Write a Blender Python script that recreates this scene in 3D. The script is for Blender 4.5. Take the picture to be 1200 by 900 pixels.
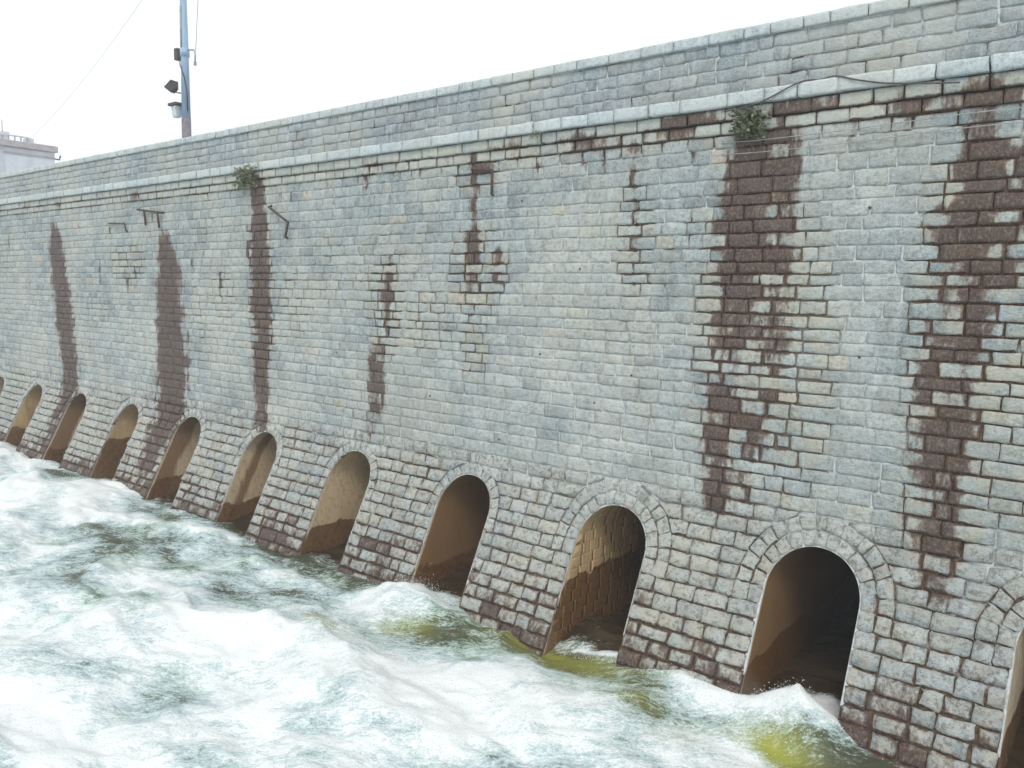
import bpy, math, random
import numpy as np
from mathutils import Matrix, Vector

# ------------------------------------------------------------------ camera, sky, sun, exposure
scene = bpy.context.scene
for o in list(bpy.data.objects):
    bpy.data.objects.remove(o)
C = scene.collection

CAM = np.array([0.0, -15.0, 7.4])
CF = np.array([-0.62323216, 0.77405606, -0.11144005])
CR = np.array([0.77728686, 0.6288072, 0.02065557])
CU = np.array([-0.08606287, 0.07374767, 0.99355647])
cd = bpy.data.cameras.new('camera')
cd.sensor_width = 36.0
cd.lens = 28.5
cd.clip_start = 0.1
cd.clip_end = 3000
cam = bpy.data.objects.new('camera', cd)
C.objects.link(cam)
m = Matrix.Identity(4)
for i in range(3):
    m[i][0], m[i][1], m[i][2], m[i][3] = CR[i], CU[i], -CF[i], CAM[i]
cam.matrix_world = m
scene.camera = cam

SUN_EL, SUN_AZ = math.radians(50), math.radians(148)      # azimuth clockwise from +Y
world = bpy.data.worlds.new('World')
scene.world = world
world.use_nodes = True
wn, wl = world.node_tree.nodes, world.node_tree.links
wn.clear()
sky = wn.new('ShaderNodeTexSky')
sky.sky_type = 'NISHITA'
sky.sun_disc = False
sky.sun_elevation = SUN_EL
sky.sun_rotation = SUN_AZ
sky.air_density = 1.0
sky.dust_density = 4.0
mixs = wn.new('ShaderNodeMix')
mixs.data_type = 'RGBA'
mixs.inputs[0].default_value = 0.86                       # thin overcast veil over the blue
mixs.inputs[7].default_value = (9.3, 9.75, 10.1, 1)
bg = wn.new('ShaderNodeBackground')
bg.inputs[1].default_value = 0.11
wo = wn.new('ShaderNodeOutputWorld')
wl.new(sky.outputs[0], mixs.inputs[6])
wl.new(mixs.outputs[2], bg.inputs[0])
wl.new(bg.outputs[0], wo.inputs[0])

sd = bpy.data.lights.new('sun', 'SUN')
sd.energy = 1.4
sd.angle = math.radians(24)
sd.color = (1.0, 0.965, 0.91)
sun = bpy.data.objects.new('sun', sd)
C.objects.link(sun)
sdir = Vector((math.sin(SUN_AZ) * math.cos(SUN_EL), math.cos(SUN_AZ) * math.cos(SUN_EL), math.sin(SUN_EL)))
sun.rotation_euler = sdir.to_track_quat('Z', 'Y').to_euler()

vs = scene.view_settings
vs.view_transform = 'Standard'
vs.look = 'None'
vs.gamma = 1.0
vs.exposure = 0.23
vs.use_curve_mapping = False
scene.render.engine = 'CYCLES'

rng = np.random.default_rng(7)
random.seed(7)

# ------------------------------------------------------------------ numeric noise
_perm = np.random.default_rng(3).permutation(4096)
_ang = np.random.default_rng(4).random(4096) * 2 * np.pi


def gnoise(x, y, seed=0):
    x = np.asarray(x, float) + seed * 37.17
    y = np.asarray(y, float) + seed * 19.71
    xi = np.floor(x).astype(np.int64)
    yi = np.floor(y).astype(np.int64)
    xf, yf = x - xi, y - yi

    def g(ix, iy, fx, fy):
        h = _ang[_perm[(_perm[ix & 4095] + iy) & 4095]]
        return np.cos(h) * fx + np.sin(h) * fy
    u = xf * xf * xf * (xf * (xf * 6 - 15) + 10)
    v = yf * yf * yf * (yf * (yf * 6 - 15) + 10)
    a = g(xi, yi, xf, yf)
    b = g(xi + 1, yi, xf - 1, yf)
    c = g(xi, yi + 1, xf, yf - 1)
    d = g(xi + 1, yi + 1, xf - 1, yf - 1)
    return (a + (b - a) * u + (c - a) * v + (a - b - c + d) * u * v) * 1.5


def fbm(x, y, octv=4, seed=0, gain=0.5):
    s, a = 0.0, 1.0
    for k in range(octv):
        s = s + a * gnoise(x * 2 ** k, y * 2 ** k, seed + k)
        a *= gain
    return s


def sstep(a, b, x):
    t = np.clip((x - a) / (b - a), 0, 1)
    return t * t * (3 - 2 * t)


# ------------------------------------------------------------------ node helpers
class Mat:
    def __init__(self, name):
        self.m = bpy.data.materials.new(name)
        self.m.use_nodes = True
        self.n = self.m.node_tree.nodes
        self.l = self.m.node_tree.links
        self.n.clear()
        self.out = self.n.new('ShaderNodeOutputMaterial')
        self.b = self.n.new('ShaderNodeBsdfPrincipled')
        self.l.new(self.b.outputs[0], self.out.inputs[0])
        self.geo = self.n.new('ShaderNodeNewGeometry')

    def put(self, v, sock):
        if isinstance(v, (int, float)):
            sock.default_value = v
        elif isinstance(v, tuple):
            sock.default_value = v if len(v) == 4 or sock.type == 'VECTOR' else v + (1,)
        else:
            self.l.new(v, sock)

    def math(self, op, a, b=0.0, c=None, clamp=False):
        k = self.n.new('ShaderNodeMath')
        k.operation = op
        k.use_clamp = clamp
        self.put(a, k.inputs[0])
        self.put(b, k.inputs[1])
        if c is not None:
            self.put(c, k.inputs[2])
        return k.outputs[0]

    def mix(self, f, a, b, mode='MIX'):
        k = self.n.new('ShaderNodeMix')
        k.data_type = 'RGBA'
        k.blend_type = mode
        self.put(f, k.inputs[0])
        self.put(a, k.inputs[6])
        self.put(b, k.inputs[7])
        return k.outputs[2]

    def ss(self, x, a, b):
        k = self.n.new('ShaderNodeMapRange')
        k.interpolation_type = 'SMOOTHSTEP'
        self.put(x, k.inputs[0])
        k.inputs[1].default_value = a
        k.inputs[2].default_value = b
        return k.outputs[0]

    flow = None

    def noise(self, scale, stretch=(1, 1, 1), detail=4, rough=0.55, dist=0.0, off=0.0):
        mp = self.n.new('ShaderNodeMapping')
        mp.inputs[3].default_value = stretch
        mp.inputs[1].default_value = (off, off * 1.3, off * .7)
        self.l.new(self.flow or self.geo.outputs['Position'], mp.inputs[0])
        k = self.n.new('ShaderNodeTexNoise')
        k.inputs['Scale'].default_value = scale
        k.inputs['Detail'].default_value = detail
        k.inputs['Roughness'].default_value = rough
        k.inputs['Distortion'].default_value = dist
        self.l.new(mp.outputs[0], k.inputs['Vector'])
        return k.outputs[0]

    def attr(self, name):
        k = self.n.new('ShaderNodeAttribute')
        k.attribute_name = name
        s = self.n.new('ShaderNodeSeparateColor')
        self.l.new(k.outputs['Color'], s.inputs[0])
        return s.outputs[0], s.outputs[1], s.outputs[2], k.outputs['Alpha']

    def bump(self, h, strength=0.5, dist=0.02, prev=None):
        k = self.n.new('ShaderNodeBump')
        k.inputs['Strength'].default_value = strength
        k.inputs['Distance'].default_value = dist
        self.put(h, k.inputs['Height'])
        if prev is not None:
            self.l.new(prev, k.inputs['Normal'])
        self.l.new(k.outputs[0], self.b.inputs['Normal'])
        return k.outputs[0]

    def color(self, c):
        self.put(c, self.b.inputs['Base Color'])

    def rough(self, r):
        self.put(r, self.b.inputs['Roughness'])


STAIN_DARK = (0.045, 0.0155, 0.009)
STAIN_MID = (0.175, 0.106, 0.064)


def stain_over(M, base, st, lo=0.36, hi=0.66):
    """dark algae and iron streaks: attribute mask broken up by vertical runs"""
    run = M.noise(5.0, (1, 1, 0.13), 5, 0.62)
    blot = M.noise(1.7, (1, 1, 0.45), 4, 0.6, off=3.0)
    grit = M.noise(13.0, (1, 1, .55), 4, .7, off=17)
    nz = M.math('ADD', M.math('ADD', M.math('MULTIPLY', run, 0.5), M.math('MULTIPLY', blot, 0.45)), M.math('MULTIPLY', grit, .45))
    v = M.math('ADD', st, M.math('MULTIPLY', M.math('SUBTRACT', nz, 0.70), 1.55))
    f = M.ss(v, lo, hi)
    tex = M.noise(24.0, (1, 1, .6), 4, .7, off=51)
    sc = M.mix(M.ss(M.math('ADD', v, M.math('MULTIPLY', M.noise(9.0, (1, 1, .4), 4, .7), 0.9)), 0.72, 1.22), STAIN_MID, STAIN_DARK)
    sc = M.mix(M.math('MULTIPLY', M.ss(tex, .48, .66), .6), sc, (.255, .165, .105))
    return M.mix(M.math('MULTIPLY', f, 0.88), base, sc), f


def stone_mat(name, tint=(1, 1, 1), bumpy=0.6, pit=0.0):
    M = Mat(name)
    st, J, tone, lime = M.attr('wear_shade')
    big = M.noise(0.35, (1, 1, 1), 3, 0.5)
    fine = M.noise(16.0, (1, 1, 1), 6, 0.7)
    med = M.noise(4.0, (1, 1, 1.6), 5, 0.62, off=9)
    r = M.n.new('ShaderNodeValToRGB')
    e = r.color_ramp.elements
    cols = [(0.0, (.235, .270, .288)), (.3, (.315, .355, .365)), (.62, (.360, .400, .405)), (.86, (.440, .470, .465)), (.95, (.45, .435, .37)), (1.0, (.50, .40, .34))]
    e[0].position, e[0].color = cols[0][0], cols[0][1] + (1,)
    e[1].position, e[1].color = cols[-1][0], cols[-1][1] + (1,)
    for p, c in cols[1:-1]:
        k = e.new(p)
        k.color = c + (1,)
    M.l.new(tone, r.inputs[0])
    c = M.mix(1.0, r.outputs[0], tint, 'MULTIPLY')
    # mottling inside each stone
    c = M.mix(M.ss(med, .45, .62), c, M.mix(1.0, c, (.80, .80, .79), 'MULTIPLY'))
    c = M.mix(M.math('MULTIPLY', M.ss(fine, .50, .62), .75), c, M.mix(1.0, c, (.62, .61, .60), 'MULTIPLY'))
    grain = M.noise(42.0, (1, 1, 1), 3, .7, off=31)
    c = M.mix(M.math('MULTIPLY', M.ss(grain, .50, .66), .55), c, M.mix(1.0, c, (.62, .62, .62), 'MULTIPLY'))
    c = M.mix(M.math('MULTIPLY', M.ss(grain, .50, .34), .35), c, (.62, .65, .66))
    drip = M.noise(7.0, (1, 1, .09), 4, .6, off=41)
    c = M.mix(M.math('MULTIPLY', M.ss(drip, .52, .68), .30), c, M.mix(1.0, c, (.60, .59, .57), 'MULTIPLY'))
    c = M.mix(M.math('MULTIPLY', M.ss(drip, .46, .32), .30), c, (.60, .63, .635))
    c = M.mix(M.math('MULTIPLY', M.ss(big, .40, .62), .45), c, (.50, .51, .445))
    # pale lime bloom over the whole face
    bloom = M.noise(1.1, (1, 1, .5), 5, .65, off=21)
    c = M.mix(M.math('MULTIPLY', M.ss(bloom, .45, .75), .35), c, (.50, .545, .555))
    c = M.mix(lime, c, (.68, .70, .655))
    # buff tinge where water seeps
    c = M.mix(M.math('MULTIPLY', J, M.math('MULTIPLY', M.ss(M.noise(2.2, (1, 1, 1), 3, off=5), .40, .65), .55)), c, (.47, .425, .31))
    if pit:
        p = M.ss(M.noise(9.0, (1, 1, 1), 6, .75, off=14), .50, .60)
        c = M.mix(M.math('MULTIPLY', p, pit), c, (.095, .075, .058))
    c, f = stain_over(M, c, st)
    M.color(c)
    M.rough(M.math('SUBTRACT', .93, M.math('MULTIPLY', f, .22)))
    h = M.math('ADD', M.math('ADD', M.math('MULTIPLY', fine, .8), med), M.math('MULTIPLY', grain, .25))
    M.bump(h, bumpy, .06)
    return M.m


def mortar_mat():
    M = Mat('mortar')
    st, J, tone, lime = M.attr('wear_shade')
    fine = M.noise(14.0, (1, 1, 1), 5, .65)
    c = M.mix(M.ss(fine, .38, .66), (.54, .575, .575), (.40, .425, .42))
    run = M.noise(3.0, (1, 1, .5), 5, .6, off=2)
    v = M.math('ADD', J, M.math('MULTIPLY', M.math('SUBTRACT', run, .5), .9))
    v = M.math('ADD', v, M.math('MULTIPLY', M.math('SUBTRACT', M.noise(1.9, (1, 1, 2.5), 4, .65, off=61), .5), .9))
    c = M.mix(M.ss(v, .22, .62), c, M.mix(M.ss(fine, .4, .62), (.055, .030, .018), (.140, .090, .052)))
    c = M.mix(lime, c, (.66, .68, .64))
    c, f = stain_over(M, c, st, .30, .55)
    M.color(c)
    M.rough(.95)
    M.bump(fine, .6, .02)
    return M.m


def lining_mat(name='sluice_lining'):
    M = Mat(name)
    wet, dark, tone, pale = M.attr('wear_shade')
    big = M.noise(1.3, (1, 1, .35), 5, .6)
    fine = M.noise(10.0, (1, 1, .7), 5, .65, off=4)
    run = M.noise(6.0, (1, 1, .10), 4, .6, off=8)
    c = M.mix(M.ss(big, .35, .68), (.62, .445, .23), (.43, .295, .14))
    c = M.mix(M.math('MULTIPLY', M.ss(fine, .5, .7), .5), c, (.16, .105, .05))
    c = M.mix(M.math('MULTIPLY', M.math('SUBTRACT', 1.0, tone), .55), c, (.26, .15, .055))
    c = M.mix(pale, c, M.mix(M.ss(fine, .4, .7), (.56, .53, .45), (.40, .37, .29)))
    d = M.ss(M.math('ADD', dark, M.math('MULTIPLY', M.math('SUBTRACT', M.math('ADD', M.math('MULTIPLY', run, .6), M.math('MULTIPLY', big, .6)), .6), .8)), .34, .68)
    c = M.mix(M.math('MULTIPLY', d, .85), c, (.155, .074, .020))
    w = M.ss(M.math('ADD', wet, M.math('MULTIPLY', M.math('SUBTRACT', run, .5), .8)), .40, .60)
    c = M.mix(M.math('MULTIPLY', w, .9), c, M.mix(M.ss(fine, .42, .65), (.150, .068, .018), (.075, .038, .013)))
    M.color(c)
    M.rough(M.math('SUBTRACT', .88, M.math('MULTIPLY', w, .5)))
    M.bump(M.math('ADD', fine, M.math('MULTIPLY', run, .4)), .45, .025)
    return M.m


def simple_mat(name, c1, c2, scale=6.0, rough=.7, metal=0.0, bump=.2, stretch=(1, 1, 1)):
    M = Mat(name)
    n = M.noise(scale, stretch, 5, .6)
    M.color(M.mix(M.ss(n, .38, .66), c1, c2))
    M.rough(rough)
    M.b.inputs['Metallic'].default_value = metal
    M.bump(n, bump, .01)
    return M.m


MAT = dict(
    wall=stone_mat('wall_granite', (.98, 1.045, 1.06), .8, .30),
    parapet=stone_mat('parapet_granite', (.92, .965, 1.02), .7),
    coping=stone_mat('dressed_granite', (1.40, 1.45, 1.48), .3),
    corbel=stone_mat('corbel_granite', (1.10, 1.08, 1.0), .55),
    apron=stone_mat('rockfaced_granite', (1.20, 1.19, 1.17), 1.0, .52),
    mortar=mortar_mat(),
    lining=lining_mat(),
)

# ------------------------------------------------------------------ dam geometry in wall coordinates
# x along the wall, v up the (unrolled) face, n outward.  Water level z = 0.
ZA = 3.35            # where the battered apron springs from the vertical face
BL_, SL = 0.9, 0.5   # easing length and batter (run per rise)
ZS, RA = 2.00, 0.85  # springing level and radius of the sluice arches
R1, R2 = RA + .285, RA + .58
ARCH_X = [3.75, -.58, -4.65, -8.95, -13.26, -17.62, -21.98, -26.38, -30.78, -35.18, -39.58, -43.98, -48.38]
X0, X1 = -50.0, 6.2


def tz(z):
    q = np.maximum(ZA - np.asarray(z, float), 0)
    return np.where(q < BL_, SL * q * q / (2 * BL_), SL * (q - BL_ / 2))


_zt = np.linspace(ZA, -2.5, 1200)
_arc = np.concatenate([[0], np.cumsum(np.hypot(np.diff(_zt), np.diff(tz(_zt))))])
_vt = ZA - _arc


def v_of_z(z):
    z = np.asarray(z, float)
    return np.where(z >= ZA, z, np.interp(z, _zt[::-1], _vt[::-1]))


def z_of_v(v):
    v = np.asarray(v, float)
    return np.where(v >= ZA, v, np.interp(v, _vt[::-1], _zt[::-1]))


def face_map(x, v, n):
    z = z_of_v(v)
    t = tz(z)
    q = np.maximum(ZA - z, 0)
    s = np.where(q < BL_, SL * q / BL_, SL)
    k = 1 / np.sqrt(1 + s * s)
    return np.stack([x, -t - n * k, z + n * s * k], -1)


# ---- stains: (points (x, z, half width, strength)), listed down the face
STREAKS = [
    [(-37.5, 10.3, .35, .45), (-37.2, 9.2, .72, .82), (-36.75, 6.0, .90, .86), (-36.3, 3.2, .85, .82), (-36.3, .3, .5, .5)],
    [(-28.2, 9.5, .3, .5), (-28.0, 8.6, .75, .85), (-27.9, 6.0, .98, .92), (-27.85, 4.2, 1.08, .92), (-27.9, 2.9, 1.0, .85), (-28.2, .6, .7, .5)],
    [(-28.6, 8.8, .10, .5), (-28.5, 7.5, .2, .5)],
    [(-22.4, 10.8, .32, 1.0), (-22.35, 9.0, .44, .95), (-22.3, 6.5, .48, .82), (-22.35, 3.8, .48, .68), (-22.3, 2.9, .40, .6)],
    [(-23.0, 9.6, .06, .8), (-23.0, 8.2, .06, .7)],
    [(-16.42, 8.4, .10, .72), (-16.4, 7.3, .15, .8), (-16.45, 6.2, .12, .72)],
    [(-16.85, 6.1, .22, .5), (-16.9, 5.4, .48, .72), (-16.95, 4.2, .48, .62), (-17.0, 3.2, .3, .4)],
    [(-13.38, 10.7, .22, .9), (-13.38, 10.2, .12, .8), (-13.4, 9.1, .10, .62), (-13.42, 8.6, .26, .85), (-13.42, 7.9, .22, .66), (-13.4, 6.6, .12, .45)],
    [(-12.6, 8.4, .14, .6), (-12.65, 7.6, .10, .5)],
    [(-8.95, 10.6, .14, .55), (-8.9, 9.2, .10, .48), (-8.85, 7.5, .08, .45)],
    [(-8.3, 7.7, .22, .40), (-8.25, 6.6, .22, .40)],
    [(-6.32, 10.5, .34, 1.15), (-6.40, 9.2, .44, 1.25), (-6.48, 8.0, .42, 1.15), (-6.60, 6.8, .36, .72), (-6.66, 5.4, .36, .66), (-6.74, 4.2, .34, .70), (-6.8, 3.0, .28, .6)],
    [(-5.68, 10.6, .30, .75), (-5.75, 9.3, .36, .60), (-5.85, 7.6, .42, .50), (-5.95, 5.5, .40, .48), (-6.15, 4.3, .13, .72), (-6.2, 3.2, .12, .6)],
    [(-6.9, 9.7, .10, .75), (-6.95, 8.2, .12, .6)],
    [(-2.50, 10.9, .32, 1.2), (-2.50, 9.4, .30, 1.0), (-2.53, 7.6, .30, .78), (-2.58, 6.2, .28, .66), (-2.66, 4.6, .30, .62), (-2.7, 3.2, .30, .66), (-2.7, 2.4, .3, .5)],
    [(-2.95, 8.9, .16, .6), (-3.0, 6.9, .2, .5), (-3.1, 4.4, .28, .5), (-2.95, 3.3, .3, .55)],
    [(-1.98, 9.8, .12, .8), (-2.0, 8.8, .15, .75), (-2.05, 7.6, .12, .5)],
    [(1.1, 10.6, .3, .9), (1.0, 7.5, .4, .8), (.9, 4.0, .3, .6)],
]
for (xx, zz, ln) in [(-11.46, 10.35, .35), (-10.2, 10.3, .3), (-19.3, 10.55, .5), (-19.9, 10.5, .3), (-29.0, 10.2, .5), (-13.05, 10.6, .4), (-13.9, 10.6, .3),
                     (-32.3, 9.6, .6), (-26.35, 8.3, .7), (-25.6, 8.9, .5), (-33.3, 8.4, 1.2), (-31.0, 7.9, 1.0), (-30.4, 8.0, .8), (-24.6, 8.0, 1.0), (-21.2, 10.3, .6), (-20.7, 10.3, .5),
                     (-17.3, 10.5, .4), (-15.2, 10.5, .35), (-9.7, 10.45, .5), (-7.6, 10.5, .4), (-4.6, 10.45, .3), (-3.7, 10.45, .4), (-35, 9.9, .5), (-40.5, 10, .6), (-42.4, 10, 1.0)]:
    STREAKS.append([(xx, zz, .09, .7), (xx + .02, zz - ln, .06, .55)])

WEEP = [(-11.26, 6.01), (-9.72, 5.03), (-10.21, 7.96), (-12.44, 3.85), (-8.81, 5.71), (-11.89, 9.53), (-14.8, 4.7), (-4.2, 9.0), (-4.2, 6.4), (-18.6, 5.6)]

# zones where the pointing has washed out and joints read dark: (x, z, rx, rz, amount)
JOINTS = [(-6.3, 6.6, 1.25, 4.4, .95), (-5.4, 5.9, .9, 3.4, .9), (-2.6, 7.0, 1.0, 4.2, .95), (-1.6, 6.5, .8, 3.5, .7), (-2.75, 3.6, .8, 1.0, .9), (-22.3, 7.2, .9, 3.2, .8), (-16.6, 7.0, .8, 1.6, .9),
          (-13.2, 7.9, 1.1, 1.3, .95), (-13.3, 6.2, .6, 1.2, .8), (-13.3, 10.2, .9, .5, .8), (-8.85, 8.6, .55, 1.6, .75), (-31.0, 8.2, 1.6, .9, .8), (-24.5, 7.2, 1.0, 1.2, .5), (-36.6, 6, .9, 3, .5),
          (-20.6, 7.0, 1.2, 1.2, .5), (-14.9, 6.6, 1.2, 1.0, .55), (-19.0, 8.0, 1.0, 1.4, .4), (-15.5, 8.0, 1.2, 1.0, .35)]


def stain_at(x, z):
    wob = .5 * gnoise(x * 1.3, z * 2.3, 5) + .35 * gnoise(x * 4, z * 5, 6)
    out = np.zeros_like(x)
    for S in STREAKS:
        P = np.array(S)
        zz = P[::-1, 1]
        cx = np.interp(z, zz, P[::-1, 0])
        w = np.interp(z, zz, P[::-1, 2])
        a = np.interp(z, zz, P[::-1, 3])
        d = np.abs(x - cx) / (w * (1 + .45 * wob))
        k = a * (1 - sstep(.35, 1.65, d)) * sstep(zz[0] - .35, zz[0] + .15, z) * (1 - sstep(zz[-1] - .05, zz[-1] + .15, z))
        out = np.maximum(out, k)
    # seepage under the ledge, wet foot at the water
    band = (.26 + .20 * sstep(-20, -7, x) + .50 * gnoise(x * .9, z * .8, 33)) * np.exp(-((z - 10.72) / .30) ** 2) + .42 * sstep(-1.9, -.1, -z) * (z < 3)
    out = np.maximum(out, band)
    foot = (1 - sstep(.05, .95, z + .35 * wob)) * .62
    out = np.maximum(out, foot * (z < 1.6))
    return out


def joint_at(x, z):
    out = np.zeros_like(x)
    for (a, b, rx, rz, s) in JOINTS:
        d = np.hypot((x - a) / rx, (z - b) / rz)
        out = np.maximum(out, s * (1 - sstep(.6, 1.25, d)))
    out = np.maximum(out, (.52 + .22 * sstep(-18, -8, x) + .5 * gnoise(x * .7, z, 16)) * sstep(10.1, 10.5, z) * (z < 11.0))
    out = np.maximum(out, (.80 + .25 * gnoise(x * .5, z * .5, 9)) * (1 - sstep(2.75, 3.45, z + .3 * gnoise(x * .7, z, 11))))
    out = np.maximum(out, (.26 + .25 * gnoise(x * .6, z, 17)) * (z > 11.2))
    for xc in ARCH_X:
        out = out * (1 - .75 * np.exp(-((x - xc) / .8) ** 2 - ((z - ZS - 1.25) / .45) ** 2))
    far = .22 * sstep(-14, -24, x) * np.ones_like(z)
    out = np.maximum(out, far)
    out = np.maximum(out, .17 + .34 * np.maximum(0, gnoise(x * .35, z * .45, 15)))
    return np.clip(out + .18 * gnoise(x * 2.2, z * 2.2, 12) * (out > .25), 0, 1)


def lime_at(x, z):
    out = np.zeros_like(x)
    for (a, b) in WEEP:
        out = np.maximum(out, .75 * np.exp(-((x - a) / .07) ** 2) * sstep(b - .15, b + .05, z) * (1 - sstep(b + .25, b + .42, z)))
        out = np.maximum(out, .40 * np.exp(-((x - a - .05) / .06) ** 2) * sstep(b - .75, b - .3, z) * (1 - sstep(b - .15, b - .05, z)))
    # washed, lime-whitened areas of the face
    for (a, b, rx, rz, h) in ((-10.4, 4.7, 3.6, 2.3, .42), (-4.5, 6.6, 1.2, 3.2, .25), (-19.8, 4.9, 2.6, 2.2, .30), (-30.5, 4.6, 4.5, 2.4, .30), (-40, 5, 4, 3, .25), (-25, 5.5, 2, 3, .22), (-10.6, 8.6, 1.8, 1.4, .20)):
        d = ((x - a) / rx) ** 2 + ((z - b) / rz) ** 2
        out = np.maximum(out, h * np.exp(-d) * (.75 + .7 * gnoise(x * .8, z * .6, 77) + .35 * gnoise(x * 2.5, z * 1.2, 78)))
    for xc in ARCH_X:
        d = ((x - xc) / .85) ** 2 + ((z - ZS - 1.25) / .50) ** 2
        out = np.maximum(out, .48 * np.exp(-d) * (.8 + .8 * gnoise(x, z, 79)))
    return np.clip(out, 0, 1)


# ------------------------------------------------------------------ object helpers
def link_mesh(name, verts, faces, mat, parent=None, wear_shade=None, smooth=True, origin=None):
    verts = np.asarray(verts, float).reshape(-1, 3)
    if origin is not None:
        verts = verts - np.asarray(origin)
    me = bpy.data.meshes.new(name)
    if isinstance(faces, np.ndarray):
        nf, k = faces.shape
        me.vertices.add(len(verts))
        me.vertices.foreach_set('co', verts.astype(np.float32).ravel())
        me.loops.add(nf * k)
        me.loops.foreach_set('vertex_index', faces.astype(np.int32).ravel())
        me.polygons.add(nf)
        me.polygons.foreach_set('loop_start', np.arange(0, nf * k, k, dtype=np.int32))
        me.polygons.foreach_set('loop_total', np.full(nf, k, np.int32))
        me.update(calc_edges=True)
        me.validate()
    else:
        me.from_pydata([tuple(v) for v in verts], [], faces)
        me.update()
    np_ = len(me.polygons)
    me.polygons.foreach_set('use_smooth', np.resize(TSM, np_) if isinstance(smooth, str) else np.full(np_, smooth))
    if wear_shade is not None:
        a = me.attributes.new('wear_shade', 'FLOAT_COLOR', 'POINT')
        a.data.foreach_set('color', np.asarray(wear_shade, np.float32).ravel())
    if mat is not None:
        me.materials.append(mat)
    o = bpy.data.objects.new(name, me)
    C.objects.link(o)
    if origin is not None:
        o.location = origin
    if parent is not None:
        o.parent = parent
        off = Vector((0, 0, 0))
        po = parent
        while po is not None:
            off += po.location
            po = po.parent
        o.location = Vector(origin if origin is not None else (0, 0, 0)) - off
    return o


def empty(name, loc=(0, 0, 0)):
    o = bpy.data.objects.new(name, None)
    o.empty_display_size = .3
    C.objects.link(o)
    o.location = loc
    return o


def tag(o, label=None, cat=None, group=None, kind=None):
    if label:
        o['label'] = label
    if cat:
        o['category'] = cat
    if group:
        o['group'] = group
    if kind:
        o['kind'] = kind
    return o


def project(P):
    d = P - CAM
    z = d @ CF
    zz = np.where(z > .1, z, .1)
    return np.stack([512 + 810.67 * (d @ CR) / zz, 384 - 810.67 * (d @ CU) / zz], -1), z > .1


# ------------------------------------------------------------------ stone generator
UU = np.array([0, .09, .5, .91, 1.0])
VV = np.array([0, .17, .83, 1.0])
NU, NV = len(UU), len(VV)
_per = [(i, 0) for i in range(NU)] + [(NU - 1, j) for j in range(1, NV)] + [(i, NV - 1) for i in range(NU - 2, -1, -1)] + [(0, j) for j in range(NV - 2, 0, -1)]
_pidx = [j * NU + i for i, j in _per]
_tf = []
for j in range(NV - 1):
    for i in range(NU - 1):
        a = j * NU + i
        _tf.append((a, a + 1, a + NU + 1, a + NU))
_nb = NU * NV
for k in range(len(_pidx)):
    k2 = (k + 1) % len(_pidx)
    _tf.append((_pidx[k2], _pidx[k], _nb + k, _nb + k2))
TF = np.array(_tf)
TSM = np.array([True] * ((NU - 1) * (NV - 1)) + [False] * len(_pidx))
NVT = _nb + len(_pidx)


def build_stones(Q, joint, bulge, rough, n0, depth, mapper, jit=.006, cham=.014):
    """Q (N,4,2) corners BL BR TR TL in face coordinates -> verts (N, NVT, 3)"""
    Q = np.array(Q, float)
    N = len(Q)
    ctr = Q.mean(1, keepdims=True)
    w = np.linalg.norm(Q[:, 1] - Q[:, 0], axis=1) * .5 + np.linalg.norm(Q[:, 2] - Q[:, 3], axis=1) * .5
    h = np.linalg.norm(Q[:, 3] - Q[:, 0], axis=1) * .5 + np.linalg.norm(Q[:, 2] - Q[:, 1], axis=1) * .5
    joint = np.broadcast_to(joint, (N,))
    fu = np.minimum(joint / np.maximum(w, .05), .3)
    fv = np.minimum(joint / np.maximum(h, .05), .3)
    su = (fu[:, None] / 2 + (1 - fu[:, None]) * UU[None])            # (N,NU)
    sv = (fv[:, None] / 2 + (1 - fv[:, None]) * VV[None])
    U = np.broadcast_to(su[:, None, :], (N, NV, NU))
    V = np.broadcast_to(sv[:, :, None], (N, NV, NU))

    def bil(U, V):
        return ((1 - U) * (1 - V))[..., None] * Q[:, None, None, 0] + (U * (1 - V))[..., None] * Q[:, None, None, 1] + (U * V)[..., None] * Q[:, None, None, 2] + ((1 - U) * V)[..., None] * Q[:, None, None, 3]
    P = bil(U, V)
    P = P + rng.normal(0, 1, P.shape) * jit
    # knock the corners back
    for (j, i) in ((0, 0), (0, NU - 1), (NV - 1, 0), (NV - 1, NU - 1)):
        P[:, j, i] += (ctr[:, 0] - P[:, j, i]) * (.006 + .022 * rng.random((N, 1)))
    n = np.zeros((N, NV, NU))
    n[:] = -cham * (.6 + .8 * rng.random((N, NV, NU)))
    inner = bulge * (.5 + rng.random((N, 1, 1))) + rng.normal(0, 1, (N, NV - 2, NU - 2)) * rough
    n[:, 1:-1, 1:-1] = np.maximum(inner, -.004)
    n0 = np.broadcast_to(n0, (N,))
    n = n + n0[:, None, None]
    F = mapper(P[..., 0], P[..., 1], n).reshape(N, NV * NU, 3)
    pf = P.reshape(N, NV * NU, 2)[:, _pidx]
    B = mapper(pf[..., 0], pf[..., 1], np.broadcast_to((n0 - depth)[:, None], pf.shape[:2]))
    return np.concatenate([F, B], 1)


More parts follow.
